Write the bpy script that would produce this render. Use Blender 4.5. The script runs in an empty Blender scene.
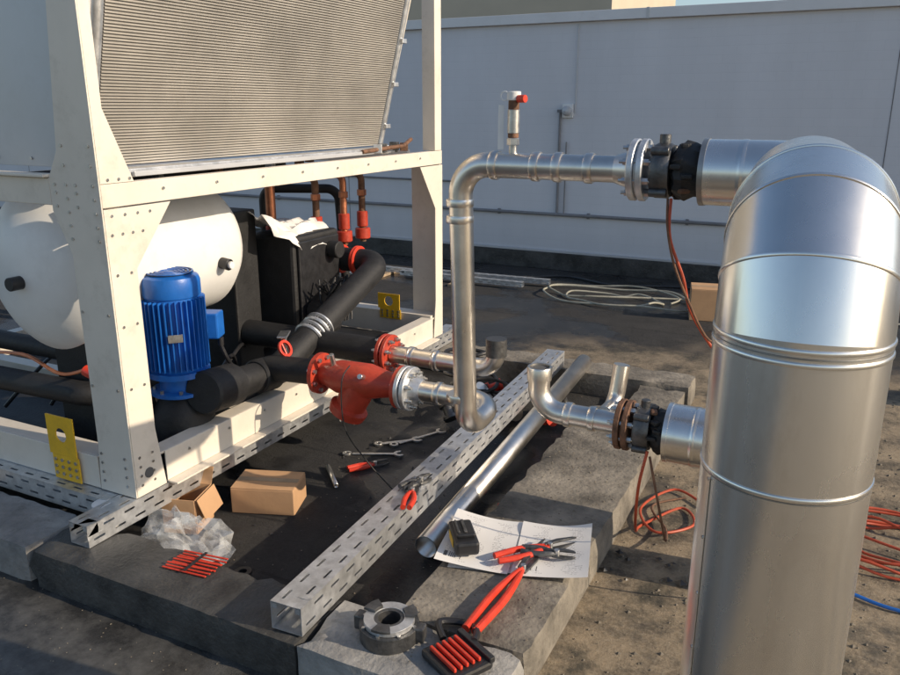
import bpy, math, random
from mathutils import Vector, Matrix
random.seed(4)
D=bpy.data; sc=bpy.context.scene
V=Vector
# ---------------- materials ----------------
def mat(name,col,rough=.5,metal=0,var=.18,scale=6,bump=.1,bscale=80,rvar=.12,col2=None,spec=.5,stretch=None,dirt=0,dirtcol=(.12,.09,.06)):
    m=D.materials.new(name); m.use_nodes=True
    n=m.node_tree.nodes; l=m.node_tree.links; p=n['Principled BSDF']
    tc=n.new('ShaderNodeTexCoord'); src=tc.outputs['Object']
    if stretch:
        mp=n.new('ShaderNodeMapping'); mp.inputs['Scale'].default_value=stretch; l.new(src,mp.inputs[0]); src=mp.outputs[0]
    nz=n.new('ShaderNodeTexNoise'); nz.inputs['Scale'].default_value=scale; nz.inputs['Detail'].default_value=8; nz.inputs['Roughness'].default_value=.6
    l.new(src,nz.inputs['Vector'])
    r=n.new('ShaderNodeValToRGB'); r.color_ramp.elements[0].position=.33; r.color_ramp.elements[1].position=.67
    c2=col2 if col2 else tuple(min(1,c*(1+var)) for c in col)
    r.color_ramp.elements[0].color=(*[c*(1-var) for c in col],1); r.color_ramp.elements[1].color=(*c2,1)
    l.new(nz.outputs['Fac'],r.inputs[0]); out=r.outputs[0]
    if dirt:
        n2=n.new('ShaderNodeTexNoise'); n2.inputs['Scale'].default_value=scale*2.7; n2.inputs['Detail'].default_value=10; n2.inputs['Roughness'].default_value=.75
        l.new(src,n2.inputs['Vector'])
        r2=n.new('ShaderNodeMapRange'); r2.inputs[1].default_value=.52; r2.inputs[2].default_value=.72; r2.inputs[4].default_value=dirt
        l.new(n2.outputs['Fac'],r2.inputs[0])
        mx=n.new('ShaderNodeMix'); mx.data_type='RGBA'; l.new(r2.outputs[0],mx.inputs[0]); l.new(out,mx.inputs[6]); mx.inputs[7].default_value=(*dirtcol,1); out=mx.outputs[2]
    l.new(out,p.inputs['Base Color'])
    p.inputs['Metallic'].default_value=metal; p.inputs['Specular IOR Level'].default_value=spec
    rr=n.new('ShaderNodeMapRange'); rr.inputs[3].default_value=max(.03,rough-rvar); rr.inputs[4].default_value=min(1,rough+rvar)
    l.new(nz.outputs['Fac'],rr.inputs[0]); l.new(rr.outputs[0],p.inputs['Roughness'])
    if bump:
        nb=n.new('ShaderNodeTexNoise'); nb.inputs['Scale'].default_value=bscale; nb.inputs['Detail'].default_value=4
        l.new(tc.outputs['Object'],nb.inputs['Vector'])
        b=n.new('ShaderNodeBump'); b.inputs['Strength'].default_value=bump; b.inputs['Distance'].default_value=.01
        l.new(nb.outputs['Fac'],b.inputs['Height']); l.new(b.outputs[0],p.inputs['Normal'])
    return m
M={}
M['frame']=mat('cream_paint',(.70,.64,.55),.40,0,.06,3,.03,dirt=.35,dirtcol=(.38,.33,.26))
M['tank']=mat('white_jacket',(.74,.73,.70),.45,0,.06,3,.06,12,dirt=.2,dirtcol=(.42,.39,.35))
M['galv']=mat('galvanised_steel',(.64,.65,.66),.42,.8,.18,26,.04,dirt=.25,dirtcol=(.34,.32,.30))
M['steel']=mat('stainless_pipe',(.78,.74,.68),.32,1,.10,7,.03,40,dirt=.25,dirtcol=(.45,.38,.30))
M['clad']=mat('aluminium_cladding',(.82,.81,.78),.27,.97,.07,3,.13,4,.10,stretch=(1,1,.35),dirt=.35,dirtcol=(.56,.52,.46))
M['cladseam']=mat('cladding_seam',(.40,.40,.39),.4,.9,.15,9,.05)
M['black']=mat('black_insulation',(.014,.014,.015),.62,0,.3,14,.2,60)
M['blackpl']=mat('black_plastic',(.018,.018,.02),.4,0,.25,20,.1,50)
M['blue']=mat('blue_paint',(.012,.12,.45),.36,0,.15,8,.05,dirt=.25,dirtcol=(.02,.06,.16))
M['red']=mat('red_cast_paint',(.42,.045,.022),.42,0,.2,12,.2,70,dirt=.3,dirtcol=(.18,.03,.02))
M['redpl']=mat('red_plastic',(.60,.045,.02),.38,0,.15,20,.05)
M['yellow']=mat('yellow_paint',(.78,.46,.02),.42,0,.1,10,.05,dirt=.2)
M['copper']=mat('copper',(.50,.20,.11),.4,.85,.25,14,.05)
M['rust']=mat('rusty_iron',(.17,.09,.055),.7,.35,.4,25,.3,90)
M['iron']=mat('dark_iron',(.13,.13,.13),.45,.8,.3,30,.2,90)
M['card']=mat('cardboard',(.50,.30,.16),.8,0,.1,5,.08,60)
M['bolt']=mat('zinc_bolt',(.55,.54,.52),.35,.95,.2,40,0)
M['wood']=mat('pallet_wood',(.35,.26,.17),.8,0,.25,9,.2,40)
M['cloth']=mat('white_cloth',(.74,.72,.70),.85,0,.05,5,.1,50)
M['orange']=mat('orange_cable',(.42,.065,.025),.5,0,.15,20,0)
M['hose']=mat('pale_hose',(.34,.33,.27),.55,0,.2,9,0)
M['conduit']=mat('grey_conduit',(.20,.20,.21),.6,0,.2,4,0)
M['white']=mat('white_plastic',(.75,.75,.74),.4,0,.05,8,0)
M['fin']=mat('coil_fins',(.60,.56,.50),.42,.5,.12,3,.05,dirt=.25,dirtcol=(.38,.34,.29))
M['findark']=mat('coil_gap',(.10,.10,.10),.7,0,.2,9,0)
M['panel']=mat('grey_panel',(.50,.51,.53),.4,.25,.06,3,.02,dirt=.2,dirtcol=(.38,.37,.36))
M['coping']=mat('coping_sheet',(.66,.66,.68),.4,.2,.06,2,.02,dirt=.3,dirtcol=(.46,.44,.42))
M['bitumen']=mat('bitumen_coat',(.030,.030,.030),.5,0,.3,7,.5,60,.25,col2=(.07,.069,.066),dirt=.5,dirtcol=(.12,.113,.10))
M['concrete']=mat('weathered_concrete',(.12,.108,.09),.85,0,.3,4,.7,45,col2=(.29,.26,.215),dirt=.9,dirtcol=(.055,.05,.042))
M['concrete_pale']=mat('pale_concrete',(.21,.205,.20),.85,0,.25,5,.6,50,col2=(.36,.35,.33),dirt=.75,dirtcol=(.10,.095,.085))
M['beige']=mat('beige_render',(.50,.44,.34),.8,0,.06,1,.1)
M['stone']=mat('gravel_stone',(.18,.155,.12),.85,0,.4,14,.3)
def wallmat():
    m=D.materials.new('painted_wall'); m.use_nodes=True; n=m.node_tree.nodes; l=m.node_tree.links; p=n['Principled BSDF']
    tc=n.new('ShaderNodeTexCoord'); mp=n.new('ShaderNodeMapping'); mp.inputs['Rotation'].default_value=(math.radians(90),0,0)
    l.new(tc.outputs['Object'],mp.inputs[0])
    br=n.new('ShaderNodeTexBrick'); br.inputs['Scale'].default_value=1; br.inputs['Brick Width'].default_value=.25; br.inputs['Row Height'].default_value=.083; br.inputs['Mortar Size'].default_value=.005; br.inputs['Mortar Smooth'].default_value=.8
    br.inputs['Color1'].default_value=(.655,.665,.70,1); br.inputs['Color2'].default_value=(.662,.672,.707,1); br.inputs['Mortar'].default_value=(.64,.65,.685,1)
    l.new(mp.outputs[0],br.inputs['Vector'])
    nz=n.new('ShaderNodeTexNoise'); nz.inputs['Scale'].default_value=.9; nz.inputs['Detail'].default_value=9; nz.inputs['Roughness'].default_value=.65
    mp2=n.new('ShaderNodeMapping'); mp2.inputs['Scale'].default_value=(1.6,1,.4); l.new(tc.outputs['Object'],mp2.inputs[0]); l.new(mp2.outputs[0],nz.inputs['Vector'])
    r=n.new('ShaderNodeMapRange'); r.inputs[1].default_value=.3; r.inputs[2].default_value=.7; r.inputs[3].default_value=.92; r.inputs[4].default_value=1.04; l.new(nz.outputs['Fac'],r.inputs[0])
    mx=n.new('ShaderNodeVectorMath'); mx.operation='SCALE'; l.new(br.outputs['Color'],mx.inputs[0]); l.new(r.outputs[0],mx.inputs['Scale'])
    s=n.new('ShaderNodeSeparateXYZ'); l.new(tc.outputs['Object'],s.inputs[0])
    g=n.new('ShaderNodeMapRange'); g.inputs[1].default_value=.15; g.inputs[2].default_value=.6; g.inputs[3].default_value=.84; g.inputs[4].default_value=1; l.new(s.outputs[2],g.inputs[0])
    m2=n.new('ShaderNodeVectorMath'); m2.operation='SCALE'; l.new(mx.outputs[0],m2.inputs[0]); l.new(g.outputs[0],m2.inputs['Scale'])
    l.new(m2.outputs[0],p.inputs['Base Color']); p.inputs['Roughness'].default_value=.7
    b=n.new('ShaderNodeBump'); b.inputs['Strength'].default_value=.14; b.inputs['Distance'].default_value=.004; b.invert=True; l.new(br.outputs['Fac'],b.inputs['Height']); l.new(b.outputs[0],p.inputs['Normal'])
    return m
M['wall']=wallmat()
def groundmat():
    m=D.materials.new('roof_felt_and_grit'); m.use_nodes=True; n=m.node_tree.nodes; l=m.node_tree.links; p=n['Principled BSDF']
    tc=n.new('ShaderNodeTexCoord'); co=tc.outputs['Object']
    def noise(s,d=8,r=.6):
        z=n.new('ShaderNodeTexNoise'); z.inputs['Scale'].default_value=s; z.inputs['Detail'].default_value=d; z.inputs['Roughness'].default_value=r; l.new(co,z.inputs['Vector']); return z.outputs['Fac']
    def mr(x,a,b,c=0,d=1):
        z=n.new('ShaderNodeMapRange'); z.inputs[1].default_value=a; z.inputs[2].default_value=b; z.inputs[3].default_value=c; z.inputs[4].default_value=d; l.new(x,z.inputs[0]); return z.outputs[0]
    def ma(op,a,b):
        z=n.new('ShaderNodeMath'); z.operation=op
        for i,x in enumerate((a,b)):
            if isinstance(x,(int,float)): z.inputs[i].default_value=x
            else: l.new(x,z.inputs[i])
        return z.outputs[0]
    def mix(f,a,b):
        z=n.new('ShaderNodeMix'); z.data_type='RGBA'; l.new(f,z.inputs[0])
        for i,x in ((6,a),(7,b)):
            if isinstance(x,tuple): z.inputs[i].default_value=(*x,1)
            else: l.new(x,z.inputs[i])
        return z.outputs[2]
    sx=n.new('ShaderNodeSeparateXYZ'); l.new(co,sx.inputs[0]); X=sx.outputs[0]; Y=sx.outputs[1]
    n1=noise(1.3); n2=noise(6,10,.7); n3=noise(60,6,.8); n4=noise(.6,6)
    off=mr(n1,.3,.7,-.35,.35)
    Xn=ma('ADD',X,off); Yn=ma('ADD',Y,off)
    right=mr(Xn,-1.0,-.7)
    right=ma('MULTIPLY',right,mr(Yn,6.4,5.6))
    far=ma('MULTIPLY',ma('MULTIPLY',mr(Yn,4.7,4.9),mr(Yn,6.0,5.5)),mr(Xn,-2.2,-1.8))
    sandy=ma('MAXIMUM',right,ma('MULTIPLY',far,.75))
    sandy=ma('MULTIPLY',sandy,mr(n2,.3,.5,.45,1))
    dark=mix(mr(n2,.35,.65),(.012,.012,.012),(.030,.029,.029))
    dark=mix(mr(n3,.4,.7,0,.5),dark,(.050,.048,.046))
    dark=mix(mr(n4,.54,.68,0,.45),dark,(.070,.065,.058))
    fore=ma('MULTIPLY',mr(Y,1.7,1.6),mr(n2,.40,.60,.15,.85))
    dark=mix(fore,dark,(.105,.103,.097))
    fy=ma('FRACT',ma('MULTIPLY',ma('ADD',Y,ma('MULTIPLY',n2,.02)),.95),0)
    lap=ma('LESS_THAN',fy,.016)
    dark=mix(ma('MULTIPLY',lap,.7),dark,(.010,.010,.010))
    sand=mix(mr(n2,.35,.62),(.12,.095,.065),(.32,.25,.165))
    sand=mix(mr(n3,.45,.7,0,.7),sand,(.38,.32,.235))
    sand=mix(mr(noise(3.1,8,.7),.50,.62,0,.9),sand,(.055,.05,.038))
    c=mix(sandy,dark,sand); l.new(c,p.inputs['Base Color'])
    wet=ma('MULTIPLY',mr(noise(1.1,5,.5),.48,.54),ma('SUBTRACT',1,sandy))
    ro=ma('SUBTRACT',.85,ma('MULTIPLY',wet,.60)); l.new(ro,p.inputs['Roughness'])
    b=n.new('ShaderNodeBump'); b.inputs['Distance'].default_value=.012
    l.new(ma('SUBTRACT',.8,ma('MULTIPLY',wet,.62)),b.inputs['Strength'])
    l.new(ma('ADD',n3,ma('MULTIPLY',n2,1.5)),b.inputs['Height']); l.new(b.outputs[0],p.inputs['Normal'])
    return m
M['ground']=groundmat()
def papermat():
    m=D.materials.new('printed_paper'); m.use_nodes=True; n=m.node_tree.nodes; l=m.node_tree.links; p=n['Principled BSDF']
    tc=n.new('ShaderNodeTexCoord'); uv=tc.outputs['UV']
    def mth(op,a,b):
        z=n.new('ShaderNodeMath'); z.operation=op
        for i,x in enumerate((a,b)):
            if isinstance(x,(int,float)): z.inputs[i].default_value=x
            else: l.new(x,z.inputs[i])
        return z.outputs[0]
    s=n.new('ShaderNodeSeparateXYZ'); l.new(uv,s.inputs[0])
    line=mth('LESS_THAN',mth('FRACT',mth('MULTIPLY',s.outputs[1],34),0),.4)
    mp=n.new('ShaderNodeMapping'); mp.inputs['Scale'].default_value=(45,34,1); l.new(uv,mp.inputs[0])
    nz=n.new('ShaderNodeTexNoise'); nz.inputs['Scale'].default_value=1; l.new(mp.outputs[0],nz.inputs['Vector'])
    n2=n.new('ShaderNodeTexNoise'); n2.inputs['Scale'].default_value=4.5; n2.inputs['Detail'].default_value=0; l.new(uv,n2.inputs['Vector'])
    f=mth('MULTIPLY',line,mth('MULTIPLY',mth('GREATER_THAN',nz.outputs[0],.5),mth('GREATER_THAN',n2.outputs[0],.50)))
    mg=mth('MULTIPLY',mth('LESS_THAN',mth('ABSOLUTE',mth('SUBTRACT',s.outputs[0],.5),0),.42),mth('LESS_THAN',mth('ABSOLUTE',mth('SUBTRACT',s.outputs[1],.5),0),.44))
    f=mth('MULTIPLY',mth('MULTIPLY',f,mg),.5)
    bc=mth('MULTIPLY',mth('LESS_THAN',mth('ABSOLUTE',mth('SUBTRACT',s.outputs[0],.22),0),.13),mth('LESS_THAN',mth('ABSOLUTE',mth('SUBTRACT',s.outputs[1],.14),0),.045))
    bn=n.new('ShaderNodeTexWhiteNoise'); bn.noise_dimensions='1D'; l.new(mth('FLOOR',mth('MULTIPLY',s.outputs[0],80),0),bn.inputs['W'])
    f=mth('MAXIMUM',f,mth('MULTIPLY',bc,mth('GREATER_THAN',bn.outputs['Value'],.5)))
    mx=n.new('ShaderNodeMix'); mx.data_type='RGBA'; l.new(f,mx.inputs[0]); mx.inputs[6].default_value=(.76,.75,.73,1); mx.inputs[7].default_value=(.10,.10,.11,1)
    l.new(mx.outputs[2],p.inputs['Base Color']); p.inputs['Roughness'].default_value=.5
    return m
M['paper']=papermat()
def bagmat():
    m=D.materials.new('clear_film'); m.use_nodes=True; n=m.node_tree.nodes; l=m.node_tree.links; p=n['Principled BSDF']
    p.inputs['Base Color'].default_value=(.85,.87,.88,1); p.inputs['Roughness'].default_value=.18
    nz=n.new('ShaderNodeTexNoise'); nz.inputs['Scale'].default_value=18; r=n.new('ShaderNodeMapRange'); r.inputs[1].default_value=.35; r.inputs[2].default_value=.65; r.inputs[3].default_value=.10; r.inputs[4].default_value=.36
    tc=n.new('ShaderNodeTexCoord'); l.new(tc.outputs['Object'],nz.inputs['Vector'])
    l.new(nz.outputs[0],r.inputs[0]); l.new(r.outputs[0],p.inputs['Alpha'])
    return m
M['bag']=bagmat()
# ---------------- mesh helpers ----------------
import bmesh
def root(name,loc=(0,0,0)):
    o=D.objects.new(name,None); o.location=loc; o.empty_display_size=.1; sc.collection.objects.link(o); return o
def mk(name,vs,fs,m,parent=None,smooth=False,bevel=0,ang=35,solid=0,sub=0):
    me=D.meshes.new(name); me.from_pydata([tuple(v) for v in vs],[],fs); me.validate()
    bm=bmesh.new(); bm.from_mesh(me); bmesh.ops.remove_doubles(bm,verts=bm.verts,dist=1e-6); bmesh.ops.recalc_face_normals(bm,faces=bm.faces); bm.to_mesh(me); bm.free()
    if smooth:
        me.shade_smooth(); me.set_sharp_from_angle(angle=math.radians(ang))
    o=D.objects.new(name,me); sc.collection.objects.link(o); me.materials.append(M[m] if isinstance(m,str) else m)
    if solid:
        s=o.modifiers.new('s','SOLIDIFY'); s.thickness=solid; s.offset=0
    if bevel:
        b=o.modifiers.new('b','BEVEL'); b.width=bevel; b.segments=2; b.limit_method='ANGLE'
    if sub:
        b=o.modifiers.new('u','SUBSURF'); b.levels=sub; b.render_levels=sub
    if parent:
        o.parent=parent; o.matrix_parent_inverse=Matrix.Translation(-V(parent.location))
    return o
BF=[(0,1,3,2),(4,6,7,5),(0,4,5,1),(2,3,7,6),(0,2,6,4),(1,5,7,3)]
def box(name,c,s,m,parent=None,rot=0,bevel=.003,R=None):
    R=R or Matrix.Rotation(rot,3,'Z'); c=V(c)
    vs=[c+R@V((s[0]*i/2,s[1]*j/2,s[2]*k/2)) for i in(-1,1) for j in(-1,1) for k in(-1,1)]
    return mk(name,vs,BF,m,parent,bevel=bevel)
def bx(name,x0,x1,y0,y1,z0,z1,m,parent=None,bevel=.003):
    return box(name,((x0+x1)/2,(y0+y1)/2,(z0+z1)/2),(x1-x0,y1-y0,z1-z0),m,parent,bevel=bevel)
def kerb(name,x0,x1,y0,y1,z0,z1,m,parent,seed=1,cell=.05):
    """cast kerb with chipped, uneven arrises"""
    o=bx(name,x0,x1,y0,y1,z0,z1,m,parent,0); me=o.data
    bm=bmesh.new(); bm.from_mesh(me)
    for ax,(a,b) in enumerate(((x0,x1),(y0,y1),(z0,z1))):
        k=min(int((b-a)/cell),90)
        for i in range(1,k):
            co=[0,0,0]; co[ax]=a+(b-a)*i/k; no=[0,0,0]; no[ax]=1
            bmesh.ops.bisect_plane(bm,geom=bm.verts[:]+bm.edges[:]+bm.faces[:],plane_co=co,plane_no=no)
    rnd=random.Random(seed)
    for v in bm.verts:
        e=(abs(v.co.x-x0)<1e-4 or abs(v.co.x-x1)<1e-4)+(abs(v.co.y-y0)<1e-4 or abs(v.co.y-y1)<1e-4)+(abs(v.co.z-z1)<1e-4)
        if e>=2:
            k=rnd.random()**3*.020+.004
            if abs(v.co.x-x0)<1e-4: v.co.x+=k
            elif abs(v.co.x-x1)<1e-4: v.co.x-=k
            if abs(v.co.y-y0)<1e-4: v.co.y+=k
            elif abs(v.co.y-y1)<1e-4: v.co.y-=k
            if abs(v.co.z-z1)<1e-4: v.co.z-=k*.6
        elif e==1 and abs(v.co.z-z1)<1e-4: v.co.z-=rnd.random()*.002
    bm.to_mesh(me); bm.free(); me.shade_smooth(); me.set_sharp_from_angle(angle=math.radians(50))
    return o
def basis(d):
    d=V(d).normalized(); a=V((0,0,1)) if abs(d.z)<.9 else V((1,0,0)); u=d.cross(a).normalized(); return d,u,d.cross(u).normalized()
def lathe(name,p,d,prof,m,parent=None,seg=32,ang=35):
    d,u,w=basis(d); p=V(p); vs=[];fs=[]
    for (t,r) in prof:
        for i in range(seg):
            a=2*math.pi*i/seg; vs.append(p+d*t+(u*math.cos(a)+w*math.sin(a))*max(r,1e-5))
    for k in range(len(prof)-1):
        for i in range(seg):
            j=(i+1)%seg; fs.append((k*seg+i,k*seg+j,(k+1)*seg+j,(k+1)*seg+i))
    if prof[0][1]>1e-4: fs.append(tuple(range(seg)))
    if prof[-1][1]>1e-4: fs.append(tuple((len(prof)-1)*seg+i for i in range(seg)))
    return mk(name,vs,fs,m,parent,True,ang=ang)
def cyl(name,a,b,r,m,parent=None,seg=20,ch=.1):
    L=(V(b)-V(a)).length; c=min(r,L)*ch
    return lathe(name,a,V(b)-V(a),[(0,r-c),(c,r),(L-c,r),(L,r-c)],m,parent,seg)
def fillet(pts,rad,nf=8):
    pts=[V(p) for p in pts]; out=[pts[0]]
    for i in range(1,len(pts)-1):
        a,b,c=pts[i-1],pts[i],pts[i+1]; d1=(a-b).normalized(); d2=(c-b).normalized()
        th=d1.angle(d2); R=rad[i-1] if isinstance(rad,(list,tuple)) else rad
        t=R/math.tan(th/2); t=min(t,(a-b).length*.98,(c-b).length*.98); R=t*math.tan(th/2)
        cen=b+(d1+d2).normalized()*(R/math.sin(th/2)); s=b+d1*t-cen; e=b+d2*t-cen
        om=s.angle(e)
        for k in range(nf+1):
            f=k/nf; out.append(cen+(s*math.sin((1-f)*om)+e*math.sin(f*om))/math.sin(om))
    out.append(pts[-1]); return out
def sweep(name,pts,r,m,parent=None,seg=20,rad=None,nf=8,hollow=False,ang=35):
    P=fillet(pts,rad,nf) if rad else [V(p) for p in pts]
    Q=[P[0]]
    for p in P[1:]:
        if (p-Q[-1]).length>1e-5: Q.append(p)
    P=Q; T=[]
    for i in range(len(P)):
        if i==0:t=P[1]-P[0]
        elif i==len(P)-1:t=P[-1]-P[-2]
        else:t=(P[i+1]-P[i]).normalized()+(P[i]-P[i-1]).normalized()
        T.append(t.normalized())
    _,u,_=basis(T[0]); vs=[];fs=[]
    for i,(p,t) in enumerate(zip(P,T)):
        u=(u-t*u.dot(t)).normalized(); w=t.cross(u)
        rr=r(i/(len(P)-1)) if callable(r) else r
        for s in range(seg):
            a=2*math.pi*s/seg; vs.append(p+(u*math.cos(a)+w*math.sin(a))*rr)
    for k in range(len(P)-1):
        for i in range(seg):
            j=(i+1)%seg; fs.append((k*seg+i,k*seg+j,(k+1)*seg+j,(k+1)*seg+i))
    if not hollow:
        fs.append(tuple(range(seg))); fs.append(tuple((len(P)-1)*seg+i for i in range(seg)))
    o=mk(name,vs,fs,m,parent,True,ang=ang)
    if hollow:
        s=o.modifiers.new('s','SOLIDIFY'); s.thickness=.004; s.offset=-1
    return o
def cat(pts,n=8):
    P=[V(p) for p in pts]; P=[P[0]]+P+[P[-1]]; out=[]
    for i in range(1,len(P)-2):
        a,b,c,d=P[i-1:i+3]
        for k in range(n):
            t=k/n; out.append(.5*((2*b)+(c-a)*t+(2*a-5*b+4*c-d)*t*t+(3*b-a-3*c+d)*t**3))
    out.append(P[-2]); return out
def cable(name,pts,r,m,parent=None,n=8): return sweep(name,cat(pts,n),r,m,parent,seg=8)
def plate(name,pts,th,m,parent=None,bevel=.001):
    pts=[V(p) for p in pts]; th=V(th); n=len(pts)
    vs=pts+[p+th for p in pts]; fs=[tuple(range(n)),tuple(range(n,2*n))]+[(i,(i+1)%n,(i+1)%n+n,i+n) for i in range(n)]
    return mk(name,vs,fs,m,parent,bevel=bevel)
def bolts(name,pts,d,r,h,m,parent,seg=6):
    vs=[];fs=[]; d,u,w=basis(d)
    for p in pts:
        b=len(vs); p=V(p)
        for k in (0,1):
            for i in range(seg):
                a=2*math.pi*i/seg; vs.append(p+d*h*k+(u*math.cos(a)+w*math.sin(a))*r)
        fs+= [tuple(b+i for i in range(seg)),tuple(b+seg+i for i in range(seg))]+[(b+i,b+(i+1)%seg,b+seg+(i+1)%seg,b+seg+i) for i in range(seg)]
    return mk(name,vs,fs,m,parent)
def flange(name,p,d,R,r,m,parent,th=.022,nb=8):
    d,u,w=basis(d); p=V(p)
    lathe(name,p-d*(th+.004),d,[(0,r),(0,R-.003),(.003,R),(th-.003,R),(th,R-.004),(th,r+.012),(th+.001,R-.015),(th+.007,R-.015),(th+.008,R-.004),(th+.011,R),(2*th+.005,R),(2*th+.008,R-.003),(2*th+.008,r)],m,parent,40)
    pts=[p-d*(th+.03)+(u*math.cos(a)+w*math.sin(a))*(R-.022) for a in [2*math.pi*(i+.5)/nb for i in range(nb)]]
    bolts(name+'_studs',pts,d,.006,2*th+.066,'bolt',parent,10)
    bolts(name+'_nuts',[q+d*.012 for q in pts],d,.0115,2*th+.04,'bolt',parent,6)
def coupling(name,p,d,r,m,parent,L=.05,e=.012):
    d=V(d).normalized(); lathe(name,V(p)-d*L/2,d,[(0,r),(.0,r+e*.7),(.006,r+e),(.014,r+e),(.018,r+e*.4),(L-.018,r+e*.4),(L-.014,r+e),(L-.006,r+e),(L,r+e*.7),(L,r)],m,parent,28)
def slotted(vs,fs,O,u,v,L,W,rows,pitch,sl,sw,stag=True):
    O=V(O);u=V(u);v=V(v); B=W/rows/2
    for r in range(rows):
        off=(pitch/2 if (stag and r%2) else 0)
        yc=(r+.5)*W/rows; x=off
        if off:
            b=len(vs)
            for (px,py) in ((0,yc-B),(off,yc-B),(off,yc+B),(0,yc+B)): vs.append(O+u*px+v*py)
            fs.append((b,b+1,b+2,b+3))
        while x+pitch<=L+1e-6:
            A=pitch/2; xc=x+A; a=sl/2;h=sw/2;c=h*.6; bb=h*.4
            P=[(a,bb),(a-c,h),(-(a-c),h),(-a,bb),(-a,-bb),(-(a-c),-h),(a-c,-h),(a,-bb)]
            Q=[(A,bb),(a-c,B),(-(a-c),B),(-A,bb),(-A,-bb),(-(a-c),-B),(a-c,-B),(A,-bb)]
            K=[(A,B),(-A,B),(-A,-B),(A,-B)]
            b=len(vs)
            for (px,py) in P+Q+K: vs.append(O+u*(xc+px)+v*(yc+py))
            for i,j in ((1,2),(3,4),(5,6),(7,0)): fs.append((b+i,b+j,b+8+j,b+8+i))
            for i,j,k in ((0,1,0),(2,3,1),(4,5,2),(6,7,3)): fs.append((b+i,b+8+i,b+16+k,b+8+j,b+j))
            x+=pitch
        if L-x>.002:
            b=len(vs)
            for (px,py) in ((x,yc-B),(L,yc-B),(L,yc+B),(x,yc+B)): vs.append(O+u*px+v*py)
            fs.append((b,b+1,b+2,b+3))
def girder(name,p0,p1,w,h):
    """hollow slotted box girder, p0/p1 = bottom centreline"""
    r=root(name,p0); p0=V(p0);p1=V(p1); L=(p1-p0).length; u=(p1-p0)/L; s=V((u.y,-u.x,0)); z=V((0,0,1)); T=.003
    vs=[];fs=[]; slotted(vs,fs,p0-s*w/2+z*(h-T/2),u,s,L,w,2,.10,.052,.0105); mk('top_web',vs,fs,'galv',r,solid=T)
    for k,sg in (('right_web',1),('left_web',-1)):
        vs=[];fs=[]; slotted(vs,fs,p0+s*sg*(w/2-T/2)+z*(T+.0005),u,z,L,h-2*T-.001,2,.10,.052,.0095); mk(k,vs,fs,'galv',r,solid=T)
    vs=[p0-s*w/2+z*T/2,p0+s*w/2+z*T/2,p1+s*w/2+z*T/2,p1-s*w/2+z*T/2]; mk('bottom_web',vs,[(0,1,2,3)],'galv',r,solid=T)
    for sg in (1,-1):
        a=p0+s*sg*(w/2-.014)+z*(h-T-.012)
        box('end_lip',a+u*.002,(.018,.003,.018),'galv',r,rot=math.atan2(s.y,s.x),bevel=0)
    return r
def annulus(name,c,r0,r1,a0,a1,z0,z1,m,parent,seg=24,R=None):
    c=V(c);R=R or Matrix.Identity(3); vs=[];fs=[]
    full=abs(a1-a0)>=2*math.pi-1e-4
    for i in range(seg+(0 if full else 1)):
        a=a0+(a1-a0)*i/seg
        for (r,z) in ((r0,z0),(r1,z0),(r1,z1),(r0,z1)): vs.append(c+R@V((r*math.cos(a),r*math.sin(a),z)))
    n=seg+(0 if full else 1)
    for i in range(seg):
        j=(i+1)%n
        for k in range(4): fs.append((i*4+k,i*4+(k+1)%4,j*4+(k+1)%4,j*4+k))
    if not full: fs+=[(0,1,2,3),tuple(seg*4+k for k in range(4))]
    return mk(name,vs,fs,m,parent,bevel=.001)
PI2=2*math.pi
def plate_hole(name,O,u,v,W,H,cx,cy,r,th,m,parent):
    O=V(O);u=V(u);v=V(v); angs=set(2*math.pi*i/24 for i in range(24))
    for x,y in ((0,0),(W,0),(W,H),(0,H)): angs.add(math.atan2(y-cy,x-cx)%(2*math.pi))
    angs=sorted(angs); inn=[];out=[]
    for a in angs:
        c,s=math.cos(a),math.sin(a); ts=[]
        if c>1e-6: ts.append((W-cx)/c)
        if c<-1e-6: ts.append(-cx/c)
        if s>1e-6: ts.append((H-cy)/s)
        if s<-1e-6: ts.append(-cy/s)
        t=min(ts); inn.append((cx+r*c,cy+r*s)); out.append((cx+t*c,cy+t*s))
    vs=[O+u*x+v*y for x,y in inn]+[O+u*x+v*y for x,y in out]; n=len(angs)
    fs=[(i,(i+1)%n,n+(i+1)%n,n+i) for i in range(n)]
    return mk(name,vs,fs,m,parent,solid=th)
# ---------------- setting ----------------
mk('roof_ground',[(-120,-120,0),(120,-120,0),(120,120,0),(-120,120,0)],[(0,1,2,3)],'ground')
w=root('parapet_wall',(0,8.4,0))
bx('wall_face',-30,30,8.4,8.75,0,2.60,'wall',w,0)
bx('coping',-30,30,8.35,8.80,2.602,2.70,'coping',w,.004)
for i in range(16): bx('coping_joint',-29+i*3.0,-28.97+i*3.0,8.345,8.805,2.60,2.704,'panel',w,.001)
bx('felt_upstand',-30,30,8.36,8.398,0,.19,'bitumen',w,.004)
bx('flashing',-30,30,8.368,8.398,.192,.215,'panel',w,.002)
for x in (-11.6,-8.6,-5.6,.25,3.2): bx('movement_joint',x,x+.008,8.397,8.3985,.22,2.6,'conduit',w,0)
cd=root('wall_conduit',(0,8.37,.61))
cyl('conduit_tube',(-14,8.37,.62),(6,8.37,.62),.018,'conduit',cd,10)
cyl('cable_tube',(-14,8.385,.98),(-3.9,8.385,.93),.011,'conduit',cd,8)
for i in range(18): box('clip',(-13+i*1.05,8.385,.62),(.03,.03,.06),'conduit',cd)
cyl('drop_tube',(-2.86,8.38,.62),(-2.86,8.38,1.70),.014,'conduit',cd,8)
cyl('drop_tube_b',(-2.78,8.38,.62),(-2.78,8.38,1.40),.008,'conduit',cd,8)
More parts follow.
